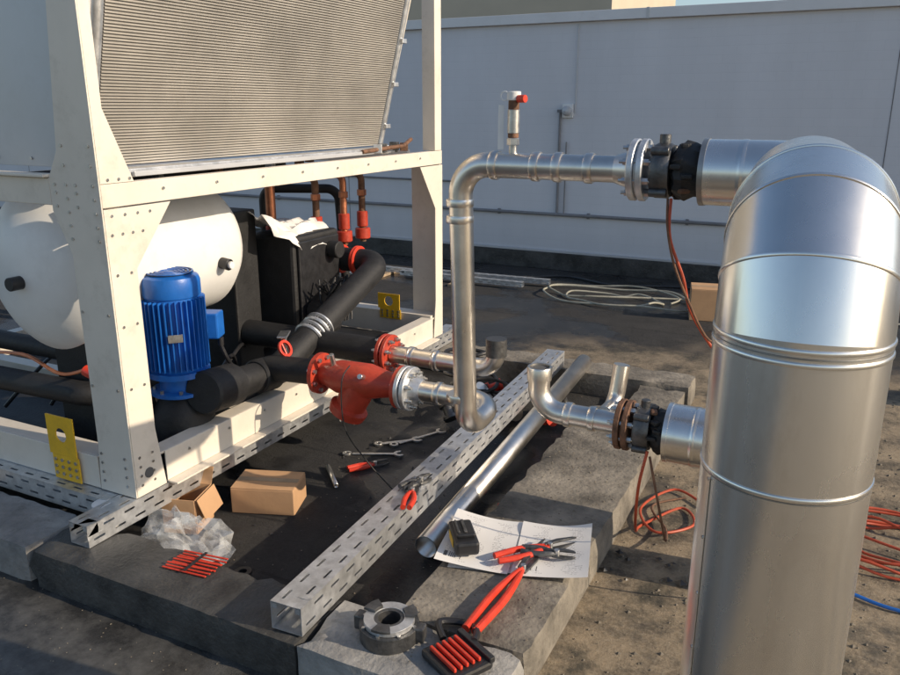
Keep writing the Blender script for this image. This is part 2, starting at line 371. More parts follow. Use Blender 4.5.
cyl('riser_tube',(-2.70,8.39,1.7),(-2.70,8.39,2.58),.005,'panel',cd,8)
lp=root('wall_lamp',(-2.78,8.33,1.72))
box('backplate',(-2.78,8.385,1.72),(.12,.025,.14),'white',lp)
lathe('lamp_body',(-2.78,8.372,1.72),(0,-1,0),[(0,.05),(.04,.05),(.07,.035),(.08,0)],'panel',lp,20)
box('arm',(-2.86,8.37,1.72),(.06,.03,.03),'conduit',lp)
b=root('beige_building',(-9,22,0))
bx('body',-16,-6.2,22,30,0,9,'beige',b,0); bx('parapet',-16.1,-6.1,21.9,30.1,9.002,9.3,'panel',b,0)
for i in range(5): bx('window',-15.2+i*1.9,-14.1+i*1.9,21.96,21.998,6.2,7.6,'findark',b,0)
# kerbs
pl=root('concrete_plinth',(-2,1.8,0))
kerb('front_kerb_bitumen',-2.62,-1.36,1.65,1.92,0,.148,'bitumen',pl,2)
kerb('front_kerb_left',-5.6,-2.622,1.652,1.922,0,.152,'concrete_pale',pl,3)
kerb('front_kerb_right',-1.358,-.70,1.648,1.922,0,.152,'concrete_pale',pl,4)
kerb('side_kerb',-1.17,-.70,1.926,4.1,0,.150,'concrete',pl,5)
kerb('back_kerb',-5.6,-.702,4.62,4.88,0,.146,'concrete',pl,6)
kerb('far_side_kerb',-1.0,-.72,4.103,4.617,0,.12,'concrete',pl,7)
# ---------------- chiller ----------------
ch=root('air_cooled_chiller',(-3.4,3.3,.24))
XF=-2.40; Y0=2.0; Y1=4.70
plate('near_post_end_face',[(-2.60,Y0,.245),(XF,Y0,.245),(XF,Y0,1.38),(XF,Y0,1.50),(XF-.01,Y0,2.9),(-2.47,Y0,2.9),(-2.60,Y0,1.60),(-2.66,Y0,1.50),(-2.66,Y0,1.38),(-2.585,Y0,1.22),(-2.585,Y0,.45)],(0,.006,0),'frame',ch)
plate('near_post_side_face',[(XF+.001,Y0+.007,.245),(XF+.001,Y0+.16,.245),(XF+.001,Y0+.13,.5),(XF+.001,Y0+.13,1.16),(XF+.001,Y0+.33,1.395),(XF+.001,Y0+.007,1.395)],(-.006,0,0),'frame',ch)
plate('near_post_side_upper',[(XF+.001,Y0+.007,1.487),(XF+.001,Y0+.16,1.487),(XF-.008,Y0+.06,1.75),(XF-.012,Y0+.06,2.9),(XF-.012,Y0+.007,2.9)],(-.006,0,0),'frame',ch)
bx('near_post_core',-2.56,XF-.02,Y0+.02,Y0+.10,.25,1.40,'frame',ch)
plate('far_post_face',[(XF,Y1,.245),(XF,Y1-.13,.245),(XF,Y1-.10,.5),(XF,Y1-.10,1.12),(XF,Y1-.30,1.395),(XF,Y1,1.395)],(-.006,0,0),'frame',ch)
bx('far_post_inner',-2.62,XF-.008,Y1-.02,Y1-.012,.25,1.40,'frame',ch,.001)
bx('far_post_upper',XF-.09,XF,Y1-.10,Y1-.012,1.487,3.0,'frame',ch)
bx('upper_side_rail',XF-.05,XF-.002,Y0+.009,Y1,1.40,1.485,'frame',ch)
bx('upper_side_ledge',XF-.20,XF-.052,Y0+.14,Y1-.02,1.455,1.463,'frame',ch,.001)
bx('upper_end_rail',-4.7,-2.665,Y0+.002,Y0+.05,1.40,1.50,'frame',ch)
bx('upper_end_ledge',-4.7,-2.665,Y0-.02,Y0+.04,1.503,1.515,'frame',ch)
bx('far_end_rail',-4.7,-2.63,Y1-.06,Y1-.022,1.40,1.485,'frame',ch)
bx('lower_side_rail',XF-.008,XF-.002,Y0+.17,Y1-.14,.252,.385,'frame',ch,.002)
bx('lower_side_flange',XF-.09,XF-.009,Y0+.11,Y1-.02,.375,.385,'frame',ch,.001)
bx('lower_side_foot',XF-.009,XF+.05,Y0+.17,Y1-.14,.243,.251,'frame',ch,.001)
bx('lower_end_rail',-4.7,-2.605,Y0+.002,Y0+.012,.245,.385,'frame',ch,.002)
bx('lower_end_flange',-4.7,-2.605,Y0+.013,Y0+.11,.375,.385,'frame',ch,.001)
bx('lower_far_rail',-4.7,-2.42,Y1-.14,Y1-.02,.252,.40,'frame',ch,.002)
bx('cross_rail',-4.7,-2.50,3.28,3.36,.252,.36,'frame',ch,.002)
bx('cross_rail_b',-4.7,-2.50,2.72,2.80,.252,.36,'frame',ch,.002)
bx('back_rail',-4.7,-4.62,Y0+.12,Y1-.15,.252,.385,'frame',ch,.002)
bx('back_post',-4.70,-4.6,Y0+.06,Y0+.16,.39,3,'frame',ch)
bx('back_post_b',-4.70,-4.6,Y1-.2,Y1-.1,.405,3,'frame',ch)
bx('base_pan',-4.6,-2.52,Y0+.12,Y1-.16,.243,.250,'black',ch,0)
lathe('isolator_foot',(-2.50,1.93,.152),(0,0,1),[(0,.06),(.02,.06),(.04,.045),(.06,.05),(.085,.05),(.088,.02)],'white',ch)
pts=[]
for z in (.29,.33,.37,.41): pts+=[(-2.57,Y0,z),(-2.44,Y0,z)]
for z in (.7,1.0,1.28,1.33,1.38,1.43,1.48,1.55,1.62): pts+=[(-2.57,Y0,z),(-2.43,Y0,z)]
for z in (1.40,1.45,1.48): pts+=[(-2.63,Y0,z),(-2.52,Y0,z)]
bolts('rivets_end',pts,(0,-1,0),.006,.004,'bolt',ch,8)
pts=[]
for z in (.29,.33,.37,.41,.7,.95,1.15): pts+=[(XF,Y0+.035,z),(XF,Y0+.10,z)]
for y in (.04,.1,.16,.22): pts+=[(XF,Y0+y,1.37),(XF,Y0+y*.8,1.30)]
for y in (.04,.09,.14): pts+=[(XF,Y0+y,1.50)]
for y in [Y0+.3+i*.3 for i in range(8)]: pts.append((XF,y,1.45))
for y in [Y0+.3+i*.25 for i in range(9)]: pts.append((XF,y,.345))
bolts('rivets_side',pts,(1,0,0),.006,.004,'bolt',ch,8)
lathe('post_hole',(XF+.0015,Y0+.075,.33),(1,0,0),[(0,.022),(.002,.022)],'findark',ch,20)
# coil
def coilpt(y,s): return V((-2.62+.36*s,y,1.53+1.42*s))
cy0,cy1=2.16,4.27
vs=[];fs=[]; N=124; nrm=V((1.42,0,-.36)).normalized(); up=V((.36,0,1.42)).normalized(); L=math.hypot(.36,1.42)
for i in range(N):
    s=(i+.5)/N; p=coilpt(0,s); h=L/N*.62
    b=len(vs)
    for yy in (cy0+.02,cy1-.02):
        for (a,c) in ((-1,0),(-.6,1),(.6,1),(1,0)):
            q=p+up*(h/2*a)+nrm*(.005*c); vs.append((q.x,yy,q.z))
    fs+=[(b,b+1,b+5,b+4),(b+1,b+2,b+6,b+5),(b+2,b+3,b+7,b+6)]
mk('coil_fins',vs,fs,'fin',ch)
a=coilpt(cy0,0);b_=coilpt(cy1,0);c_=coilpt(cy1,1);d_=coilpt(cy0,1)
mk('coil_core',[v-nrm*.001 for v in (a,b_,c_,d_)],[(0,1,2,3)],'findark',ch,solid=.001)
sweep('coil_header_near',[coilpt(cy0-.01,-.01),coilpt(cy0-.01,1.02)],.022,'galv',ch,14)
sweep('coil_header_far',[coilpt(cy1+.01,-.01),coilpt(cy1+.01,1.02)],.02,'galv',ch,14)
sweep('coil_edge_far',[coilpt(cy1+.05,-.01)+V((-.02,0,0)),coilpt(cy1+.05,1.02)],.013,'frame',ch,12)
for s in (.08,.25,.42,.6,.8): box('header_clip',coilpt(cy1+.02,s),(.07,.05,.025),'galv',ch)
bx('coil_drip_tray',-2.70,-2.52,cy0+.02,cy1+.03,1.490,1.522,'galv',ch)
bx('tray_lip',-2.518,-2.50,cy0+.1,cy1-.05,1.492,1.512,'panel',ch)
plate('v_end_panel',[(-2.68,2.12,1.53),(-2.35,2.12,2.95),(-4.5,2.12,2.95),(-4.1,2.12,1.53)],(0,.01,0),'panel',ch)
sweep('v_end_trim',[(-2.665,2.105,1.52),(-2.345,2.105,2.95)],.024,'panel',ch,12)
bolts('v_panel_screws',[(-2.74+.134*i,2.118,1.60+.546*i) for i in range(3)]+[(-2.9,2.118,1.56),(-3.1,2.118,1.56),(-3.3,2.118,1.56)],(0,-1,0),.006,.004,'bolt',ch,8)
plate('coil_rear',[(-4.1,2.15,1.53),(-4.5,2.15,2.95),(-4.5,4.27,2.95),(-4.1,4.27,1.53)],(-.02,0,0),'fin',ch)
for k,(x,z,r,m) in enumerate(((-2.75,1.43,.022,'black'),(-2.85,1.46,.03,'black'),(-3.0,1.40,.02,'copper'),(-3.2,1.45,.035,'black'),(-2.62,1.42,.012,'galv'))):
    sweep('tray_pipe',[(x,2.3,z),(x,3.4+.2*k,z),(x-.15,3.6+.2*k,z-.1*(k%2))],r,m,ch,10,rad=.05)
random.seed(9)
for i in range(9):
    y=2.4+i*.2; x=-2.66-random.random()*.3
    box('tray_bracket',(x,y,1.46),(.05,.03,.05),random.choice(['galv','iron','black','rust']),ch)
for i in range(3):
    pts=[(-2.6-.1*random.random(),2.5+j*.35,1.44+random.uniform(-.03,.02)) for j in range(6)]
    cable('tray_cable',pts,.006,'blackpl',ch)
random.seed(14)
for i in range(6): box('rail_end_bracket',(XF-.08-random.random()*.1,4.05+i*.08,1.50+random.random()*.03),(.05,.04,.05),random.choice(['rust','iron','galv']),ch,rot=random.random())
sweep('rail_end_pipe',[(XF-.1,3.9,1.51),(XF-.06,4.3,1.53),(XF-.12,4.5,1.56)],.012,'rust',ch,10,rad=.05)
# buffer tank
tr=.335; tx=-2.98; tz=1.09
lathe('tank_shell',(tx,2.13,tz),(0,1,0),[(-.10,0),(-.095,.08),(-.075,.17),(-.04,.25),(0,tr-.03),(.03,tr),(.035,tr+.004),(.05,tr+.004),(.055,tr),(.72,tr),(.77,tr+.003),(.86,tr),(.93,.29),(.98,.18),(1.0,0)],'tank',ch,64)
cyl('tank_port',(tx+.02,2.06,tz-.02),(tx+.02,1.98,tz-.02),.028,'blackpl',ch)
cyl('tank_port_side',(tx+.30,2.86,tz-.05),(tx+.38,2.86,tz-.06),.028,'blackpl',ch)
cyl('tank_gauge',(tx+.38,2.86,tz-.06),(tx+.395,2.86,tz-.06),.018,'tank',ch)
cyl('tank_top_nozzle',(tx+.12,2.45,tz+.30),(tx+.12,2.45,tz+.38),.03,'red',ch)
bx('tank_saddle',tx-.2,tx+.2,2.3,2.4,.26,.80,'black',ch); bx('tank_saddle_b',tx-.2,tx+.2,2.75,2.85,.26,.80,'black',ch)
bx('control_box',-3.25,-2.9,3.22,3.42,.26,1.22,'black',ch,.01)
lathe('compressor',(-3.05,2.55,.26),(0,0,1),[(0,.10),(.02,.14),(.30,.14),(.36,.10),(.38,0)],'black',ch)
sweep('lower_black_pipe',[(-4.2,2.2,.52),(-2.9,2.25,.52),(-2.9,2.9,.45)],.055,'black',ch,16,rad=.1)
sweep('lower_black_pipe_b',[(-4.2,2.35,.66),(-3.05,2.35,.66),(-3.05,2.35,.30)],.045,'black',ch,16,rad=.1)
cable('tank_copper_line',[(-3.6,2.12,.66),(-3.2,2.15,.70),(-3.0,2.2,.62),(-2.8,2.3,.70)],.008,'copper',ch)
cyl('red_valve_body',(-2.86,2.2,.66),(-2.78,2.2,.64),.025,'redpl',ch)
cyl('red_valve_body_b',(-2.75,2.3,.60),(-2.70,2.3,.60),.02,'bolt',ch)
for i in range(10):
    x=-2.7-random.random()*1.2;y=2.2+random.random()*1.6
    cable('inner_cable',[(x,y,.3),(x+.1,y+.1,.42+.1*random.random()),(x+.05,y+.3,.5),(x-.1,y+.5,.3)],.01,'blackpl',ch)
# pump
px,py=-2.60,2.48
lathe('pump_volute',(px,py,.27),(0,0,1),[(0,.09),(.02,.13),(.14,.14),(.20,.11),(.24,.08)],'black',ch)
lathe('pump_lantern',(px,py,.50),(0,0,1),[(0,.08),(.02,.13),(.035,.13),(.04,.09),(.10,.09),(.105,.135),(.13,.135)],'blue',ch)
bolts('lantern_bolts',[(px+.112*math.cos(a),py+.112*math.sin(a),.53) for a in [i*math.pi/4 for i in range(8)]],(0,0,1),.009,.02,'bolt',ch)
lathe('motor_body',(px,py,.63),(0,0,1),[(0,.11),(.01,.115),(.33,.115),(.335,.122),(.345,.125),(.40,.125),(.42,.118),(.435,.09),(.44,.0)],'blue',ch,40)
vs=[];fs=[]
for i in range(36):
    a=2*math.pi*i/36; R=Matrix.Rotation(a,3,'Z'); b=len(vs)
    for (x,y,z) in [(.11,-.003,.645),(.138,-.002,.645),(.138,-.002,.955),(.11,-.003,.955),(.11,.003,.645),(.138,.002,.645),(.138,.002,.955),(.11,.003,.955)]:
        vs.append(R@V((x,y,0))+V((px,py,z)))
    fs+=[(b,b+1,b+2,b+3),(b+4,b+5,b+6,b+7),(b+1,b+5,b+6,b+2),(b,b+4,b+5,b+1),(b+3,b+2,b+6,b+7)]
mk('motor_fins',vs,fs,'blue',ch)
for k in range(5): annulus('cowl_grille_%d'%k,(px,py,1.066),.02+.018*k,.027+.018*k,0,PI2,0,.005,'blue',ch,24)
lathe('fan_cowl_rim',(px,py,1.0645),(0,0,1),[(0,.10),(.002,.10),(.002,.0)],'blackpl',ch)
box('terminal_box',(px+.06,py+.155,.80),(.10,.09,.12),'blue',ch,rot=.4,bevel=.008)
box('rating_plate',(px+.1,py-.10,.80),(.06,.004,.035),'bolt',ch,rot=.8,bevel=.001)
cyl('cable_gland',(px+.1,py+.17,.74),(px+.1,py+.17,.70),.014,'blackpl',ch)
cable('motor_cable',[(px+.1,py+.17,.70),(px+.1,py+.22,.6),(px,py+.4,.5),(px-.1,py+.6,.45)],.009,'blackpl',ch)
sweep('pump_discharge',[(-2.60,2.50,.46),(-2.46,2.58,.52),(-2.46,2.98,.48),(-2.46,4.0,.86),(-2.95,4.0,.86)],.072,'black',ch,24,rad=[.08,.1,.11],ang=40)
cyl('discharge_boss',(-2.43,2.44,.545),(-2.46,2.66,.515),.098,'black',ch,28)
cyl('discharge_collar',(-2.46,2.82,.498),(-2.46,2.95,.485),.085,'black',ch,28)
d=V((0,1.02,.38)).normalized()
for k in (.32,.39): coupling('pipe_coupling',V((-2.46,2.98,.48))+d*k,d,.062,'galv',ch,.055,.024)
cyl('drain_valve',(-2.40,2.98,.56),(-2.40,2.98,.66),.014,'bolt',ch)
annulus('red_handwheel',(-2.37,2.94,.62),.030,.044,0,PI2,0,.012,'redpl',ch,20,R=Matrix.Rotation(1.1,3,'Y'))
box('wheel_spoke',(-2.37,2.94,.62),(.07,.01,.008),'redpl',ch,R=Matrix.Rotation(1.1,3,'Y'))
box('valve_lever',(-2.40,2.98,.68),(.05,.12,.01),'bolt',ch,rot=.5)
for X in (-2.62,-2.74): coupling('red_coupling',(X,4.0,.86),(1,0,0),.072,'redpl',ch,.035,.016)
bx('heat_exchanger',-3.06,-2.72,3.50,3.95,.42,1.06,'black',ch,.02)
bx('exchanger_front_plate',-2.718,-2.70,3.53,3.92,.45,1.03,'blackpl',ch,.006)
cyl('exchanger_port',(-2.70,3.62,.62),(-2.60,3.62,.62),.06,'black',ch); cyl('exchanger_port_b',(-2.70,3.83,.95),(-2.63,3.83,.95),.05,'black',ch)
random.seed(3)
for i in range(20):
    y=3.7+random.uniform(-.1,.12); x=-2.6+random.uniform(-.04,.06); z0=.55
    cable('black_loom',[(x,y,z0),(x+random.uniform(-.03,.03),y+random.uniform(-.06,.06),z0+.13),(x+random.uniform(-.05,.05),y+random.uniform(-.1,.1),z0+.25)],.006,'blackpl',ch,4)
for k,(y,x) in enumerate(((4.05,-2.95),(4.25,-2.88),(4.42,-2.85),(3.8,-3.1))):
    sweep('copper_riser',[(x,y,.9),(x,y,1.34),(x-.25,y,1.36)],.022 if k<3 else .03,'copper' if k%2 else 'rust',ch,12,rad=.05)
    cyl('red_body',(x,y,1.0),(x,y,1.10),.036,'red',ch); cyl('red_body_b',(x,y,.92),(x,y,.99),.05,'red',ch)
    cyl('brass_nut',(x,y,1.2),(x,y,1.24),.030,'copper',ch,6)
bx('back_compressors',-3.6,-3.2,3.6,4.3,.26,.95,'black',ch,.05)
sweep('suction_line',[(-3.4,4.1,.9),(-3.4,4.1,1.25),(-2.95,4.3,1.25),(-2.95,4.35,.6)],.03,'black',ch,12,rad=.08)
sweep('inlet_black_pipe',[(-3.2,3.30,.55),(-2.02,3.30,.55)],.070,'black',ch,24)
sweep('strainer_black_pipe',[(-2.9,2.90,.30),(-2.42,2.90,.53),(-2.15,2.90,.545)],.062,'black',ch,24,rad=.1)
def ybr(c,w_,h_):
    plate_hole('lifting_bracket',(c[0]-w_/2,c[1],c[2]),(1,0,0),(0,0,1),w_,h_*.62,w_/2,h_*.32,w_*.2,.006,'yellow',ch)
    bx('lifting_bracket_base',c[0]-w_*.42,c[0]+w_*.55,c[1]-.003,c[1]+.003,c[2]-h_*.4,c[2]-.001,'yellow',ch,.001)
    bolts('bracket_bolts',[(c[0]-w_*.3+i*w_*.25,c[1]-.003,c[2]-h_*.08-j*h_*.11) for i in range(4) for j in range(3)],(0,-1,0),.008,.005,'bolt',ch)
ybr((-2.79,1.99,.36),.16,.28); ybr((-2.74,4.55,.42),.17,.17)
# sheet on exchanger
cl=root('folded_plastic_sheet',(-2.8,3.5,1.1))
random.seed(12); n=14; vs=[];fs=[]
for i in range(n):
    for j in range(n):
        x=-3.06+.36*i/(n-1); y=3.36+.56*j/(n-1)
        z=1.068+.04*abs(math.sin(i*.8+j*.45))+random.uniform(0,.010)
        if j<6: z+=(6-j)*.016
        if i>9: z-= (i-9)*.03
        vs.append((x+random.uniform(-.008,.008),y+random.uniform(-.008,.008),z))
for i in range(n-1):
    for j in range(n-1): fs.append((i*n+j,(i+1)*n+j,(i+1)*n+j+1,i*n+j+1))
mk('sheet',vs,fs,'cloth',cl,True,ang=25,solid=.002)
# ---------------- girders ----------------
girder('support_girder',(-2.45,1.76,.1505),(-2.45,4.95,.1505),.10,.091)
girder('support_girder',(-4.9,1.99,.1535),(-2.505,1.99,.1535),.10,.088)
girder('support_girder',(-4.6,1.76,.1535),(-4.6,1.92,.1535),.10,.088)
girder('slotted_girder',(-1.42,1.69,.153),(-1.56,4.66,.153),.115,.10)
r=root('loose_steel_pipe',(-1.35,2.5,.05)); sweep('tube',[(-1.345,2.48,.052),(-1.37,4.66,.20)],.050,'steel',r,32,hollow=True)
# ---------------- pipework ----------------
pw=root('flow_pipework',(-1.27,2.65,.5)); r0=.0445; YR=2.64; XR=-1.275; ZT=1.555; YA=2.90; ZA=.545
st=root('red_y_strainer',(-1.95,YA,ZA))
lathe('body',(-2.14,YA,ZA),(1,0,0),[(0,.05),(0,.098),(.022,.098),(.024,.05),(.06,.058),(.12,.078),(.28,.082),(.38,.06),(.44,.05),(.442,.098),(.464,.098),(.464,.05)],'red',st,36)
bolts('body_flange_bolts',[(-2.15,YA+.078*math.cos(a),ZA+.078*math.sin(a)) for a in [i*math.pi/4+.39 for i in range(8)]],(1,0,0),.011,.045,'bolt',st)
bd=V((-.42,-.14,-.88)).normalized(); q=V((-1.90,YA,ZA-.01))
lathe('branch',q,bd,[(0,.078),(.13,.072),(.14,.092),(.158,.092),(.160,.087),(.178,.087),(.180,.03),(.197,.03)],'red',st,28)
d_,u_,w_=basis(bd); bolts('branch_bolts',[q+bd*.178+(u_*math.cos(a)+w_*math.sin(a))*.070 for a in [i*math.pi/3 for i in range(6)]],bd,.009,.012,'bolt',st)
cyl('test_plug',(-1.85,YA-.06,ZA+.04),(-1.84,YA-.11,ZA+.06),.012,'bolt',st)
cyl('test_plug_b',(-2.03,YA-.03,ZA+.06),(-2.03,YA-.05,ZA+.12),.012,'bolt',st)
cable('capillary',[(-1.93,YA-.05,ZA+.08),(-1.93,YA-.12,ZA+.02),(-1.92,YA-.12,ZA-.2),(-1.85,YA-.05,ZA-.38),(-1.75,YA,ZA-.52)],.003,'blackpl',st)
flange('outlet_flange',(-1.655,YA,ZA),(1,0,0),.100,r0,'galv',pw)
lathe('weld_neck',(-1.632,YA,ZA),(1,0,0),[(0,.062),(.02,.058),(.05,r0+.002)],'galv',pw)
sweep('riser_pipe',[(-1.60,YA,ZA),(-1.235,YA,ZA),(XR+.03,YR,ZA-.035),(XR,YR,ZT),(-.66,YR,ZT)],r0,'steel',pw,32,rad=[.10,.10,.11],nf=12)
for (p,dd) in (((-1.50,YA,ZA),(1,0,0)),((-1.36,YA,ZA),(1,0,0)),((XR,YR,ZA+.11),(0,0,1)),((XR,YR,ZT-.14),(0,0,1)),((XR,YR,ZT-.20),(0,0,1)),((XR+.14,YR,ZT),(1,0,0)),((-.98,YR,ZT),(1,0,0)),((-.90,YR,ZT),(1,0,0)),((-.79,YR,ZT),(1,0,0))):
    coupling('press_joint',p,dd,r0,'steel',pw,.028,.007)
flange('upper_flange',(-.62,YR,ZT),(1,0,0),.100,r0,'galv',pw)
lathe('upper_neck',(-.70,YR,ZT),(1,0,0),[(0,r0+.002),(.03,.056),(.05,.06)],'steel',pw)
av=root('air_vent_valve',(-1.07,YR,1.65))
cyl('stub',(-1.07,YR,ZT+.03),(-1.07,YR,ZT+.075),.014,'bolt',av)
cyl('hex',(-1.07,YR,ZT+.07),(-1.07,YR,ZT+.095),.022,'bolt',av,6)
cyl('thermometer_body',(-1.07,YR,ZT+.095),(-1.07,YR,ZT+.22),.019,'rust',av)
cyl('thermometer_sleeve',(-1.07,YR,ZT+.11),(-1.07,YR,ZT+.19),.021,'bolt',av)
cyl('vent_head',(-1.07,YR,ZT+.22),(-1.07,YR,ZT+.25),.024,'white',av)
cyl('red_cap',(-1.05,YR-.01,ZT+.225),(-1.02,YR-.02,ZT+.225),.013,'redpl',av)
box('tag',(-1.115,YR-.005,ZT+.13),(.02,.003,.15),'white',av,rot=.3,bevel=.001)
annulus('tag_hook',(-1.10,YR-.01,ZT+.235),.012,.017,0,PI2,0,.004,'white',av,16,R=Matrix.Rotation(1.57,3,'X'))
bv=root('butterfly_valve',(-.54,YR,ZT))
def bvalve(x,y,z,rt,sd):
    lathe('valve_body',(x-.03,y,z),(1,0,0),[(0,.05),(0,.082),(.012,.088),(.05,.088),(.06,.082),(.06,.05)],'iron',rt,32)
    for i in range(4):
        a=math.pi/4+i*math.pi/2; cyl('lug',(x-.028,y+.092*math.cos(a),z+.092*math.sin(a)),(x+.028,y+.092*math.cos(a),z+.092*math.sin(a)),.014,'iron',rt,12)
    cyl('valve_neck',(x,y,z+.08),(x,y,z+.115),.018,'iron',rt)
    rnd=random.Random(sd); n=28; prof=[(.03,.055),(.045,.080),(.07,.088),(.10,.082),(.13,.07)]
    vs=[];fs=[]
    for (t,rr) in prof:
        for i in range(n):
            a=PI2*i/n; k=1+rnd.uniform(-.10,.12); vs.append((x+t+rnd.uniform(-.006,.006),y+rr*k*math.cos(a),z+rr*k*math.sin(a)))
    for k in range(len(prof)-1):
        for i in range(n): fs.append((k*n+i,k*n+(i+1)%n,(k+1)*n+(i+1)%n,(k+1)*n+i))
    mk('insulation_wrap',vs,fs,'black',rt,True,ang=30)
    for i in range(9):
        a=rnd.uniform(0,6.28); t=rnd.uniform(.03,.10); box('tape_scrap',(x+t,y+.085*math.cos(a),z+.085*math.sin(a)),(.035,.025,.016),rnd.choice(['rust','black','black']),rt,rot=a,bevel=.005)
bvalve(-.545,YR,ZT,bv,5)
cable('sensor_cable',[(-.50,YR-.07,ZT-.08),(-.49,YR-.09,ZT-.2),(-.44,YR-.08,ZT-.33),(-.41,YR-.05,ZT-.45),(-.32,YR,ZT-.60),(-.2,YR+.1,ZT-.8),(-.1,YR+.2,.3),(-.1,YR+.3,.02)],.005,'orange',bv)
cable('sensor_cable_b',[(-.51,YR-.07,ZT-.08),(-.50,YR-.09,ZT-.17),(-.47,YR-.10,ZT-.28),(-.42,YR-.08,ZT-.40),(-.36,YR-.05,ZT-.52),(-.25,YR,ZT-.66),(-.15,YR,.3),(-.12,YR+.1,.02)],.004,'rust',bv)
# ---- big clad pipe ----
DX,DY,DR=-.044,1.476,.147; ZD=1.54
du=root('aluminium_clad_pipe',(DX,DY,.8))
sweep('clad_stub',[(-.415,YR,ZT),(-.12,YR,ZT),(-.10,2.36,ZT)],.102,'clad',du,48,rad=.11,nf=3,ang=14)
lathe('stub_end_cap',(-.418,YR,ZT),(1,0,0),[(-.004,.05),(-.004,.105),(.012,.105),(.012,.102)],'cladseam',du,40)
coupling('stub_seam',(-.30,YR,ZT),(1,0,0),.1015,'clad',du,.02,.002)
lathe('clad_reducer',(-.10,2.36,ZT),V((.012,-.24,ZD-ZT)),[(0,.102),(.24,DR)],'clad',du,56)
P=fillet([(-.088,2.12,ZD),(DX,DY,ZD),(DX,DY,-.02)],.17,3)
sweep('clad_elbow_and_riser',P,DR,'clad',du,72,ang=10)
def band(p,t,r,name='seam_band',L=.010,e=.0024,m='clad'):
    t=V(t).normalized(); lathe(name,V(p)-t*L/2,t,[(0,r-.001),(.001,r+e*.6),(.003,r+e),(L-.003,r+e),(L-.001,r+e*.6),(L,r-.001)],m,du,72)
for i in range(1,len(P)-2):
    t=(P[i+1]-P[i]).normalized()+(P[i]-P[i-1]).normalized(); band(P[i],t,DR)
for z in (1.374,1.352,1.115,.42): band((DX,DY,z),(0,0,1),DR)
band((DX,DY,1.363),(0,0,1),DR-.0005,'seam_shadow',.004,.001,'cladseam')
band((DX,DY,1.108),(0,0,1),DR-.0005,'seam_shadow',.004,.001,'cladseam')
# longitudinal lap seam with rivets on the side away from the weather
a0=math.radians(215)
plate('lap_seam',[(DX+(DR+.0008)*math.cos(a0+k),DY+(DR+.0008)*math.sin(a0+k),z) for k,z in ((0,.43),(.05,.43),(.05,1.10),(0,1.10))],(math.cos(a0)*.0012,math.sin(a0)*.0012,0),'clad',du,0)
bolts('seam_rivets',[(DX+(DR+.002)*math.cos(a0+.025),DY+(DR+.002)*math.sin(a0+.025),.5+.12*i) for i in range(6)],(math.cos(a0),math.sin(a0),0),.0035,.002,'bolt',du,8)
# ---- lower return pipe ----
rp=root('return_pipework',(-.66,2.86,.57)); YL=2.88; ZL=.56
sweep('return_pipe',[(-1.03,YL,.735),(-1.03,YL,ZL),(-.70,YL,ZL)],r0,'steel',rp,32,rad=.10,nf=10)
lathe('open_socket',(-1.03,YL,.69),(0,0,1),[(0,r0),(.0,r0+.005),(.05,r0+.007),(.056,r0+.004),(.056,r0-.004),(-.05,r0-.006),(-.05,0)],'steel',rp,32)
lathe('socket_bore',(-1.03,YL,.737),(0,0,1),[(0,r0-.004),(.0015,r0-.005),(.002,0)],'findark',rp,24)
coupling('press_joint',(-.90,YL,ZL),(1,0,0),r0,'steel',rp,.028,.007); coupling('press_joint',(-.80,YL,ZL),(1,0,0),r0,'steel',rp,.028,.007)
flange('return_flange',(-.67,YL,ZL),(1,0,0),.100,r0,'rust',rp)
rv=root('butterfly_valve',(-.58,YL,ZL)); bvalve(-.595,YL,ZL,rv,7)
sweep('bypass_stub',[(-.76,YL+.02,ZL+.02),(-.75,YL+.14,ZL+.02),(-.735,YL+.16,ZL+.19)],.033,'steel',rp,20,rad=.07)
sweep('insulated_return',[(-.50,YL,ZL),(.0,YL,ZL),(.0,YL,-.02)],.112,'clad',rp,40,rad=.14,nf=4,ang=14)
lathe('return_end_cap',(-.503,YL,ZL),(1,0,0),[(-.004,.05),(-.004,.115),(.012,.115),(.012,.112)],'clad',rp,40)
coupling('return_seam',(-.40,YL,ZL),(1,0,0),.111,'clad',rp,.02,.003)
cable('loose_cable',[(-.56,YL-.08,ZL-.06),(-.58,YL-.10,.35),(-.60,YL+.0,.12),(-.62,3.1,.02),(-.5,3.35,.01),(-.42,3.2,.02),(-.55,3.05,.03),(-.66,3.25,.02),(-.56,3.5,.02),(-.4,3.4,.02)],.006,'orange',rp)
cable('loose_cable_b',[(-.55,YL-.08,ZL-.08),(-.50,YL-.1,.3),(-.48,YL,.1),(-.52,3.1,.03),(-.62,3.3,.015),(-.5,3.45,.015)],.005,'rust',rp)
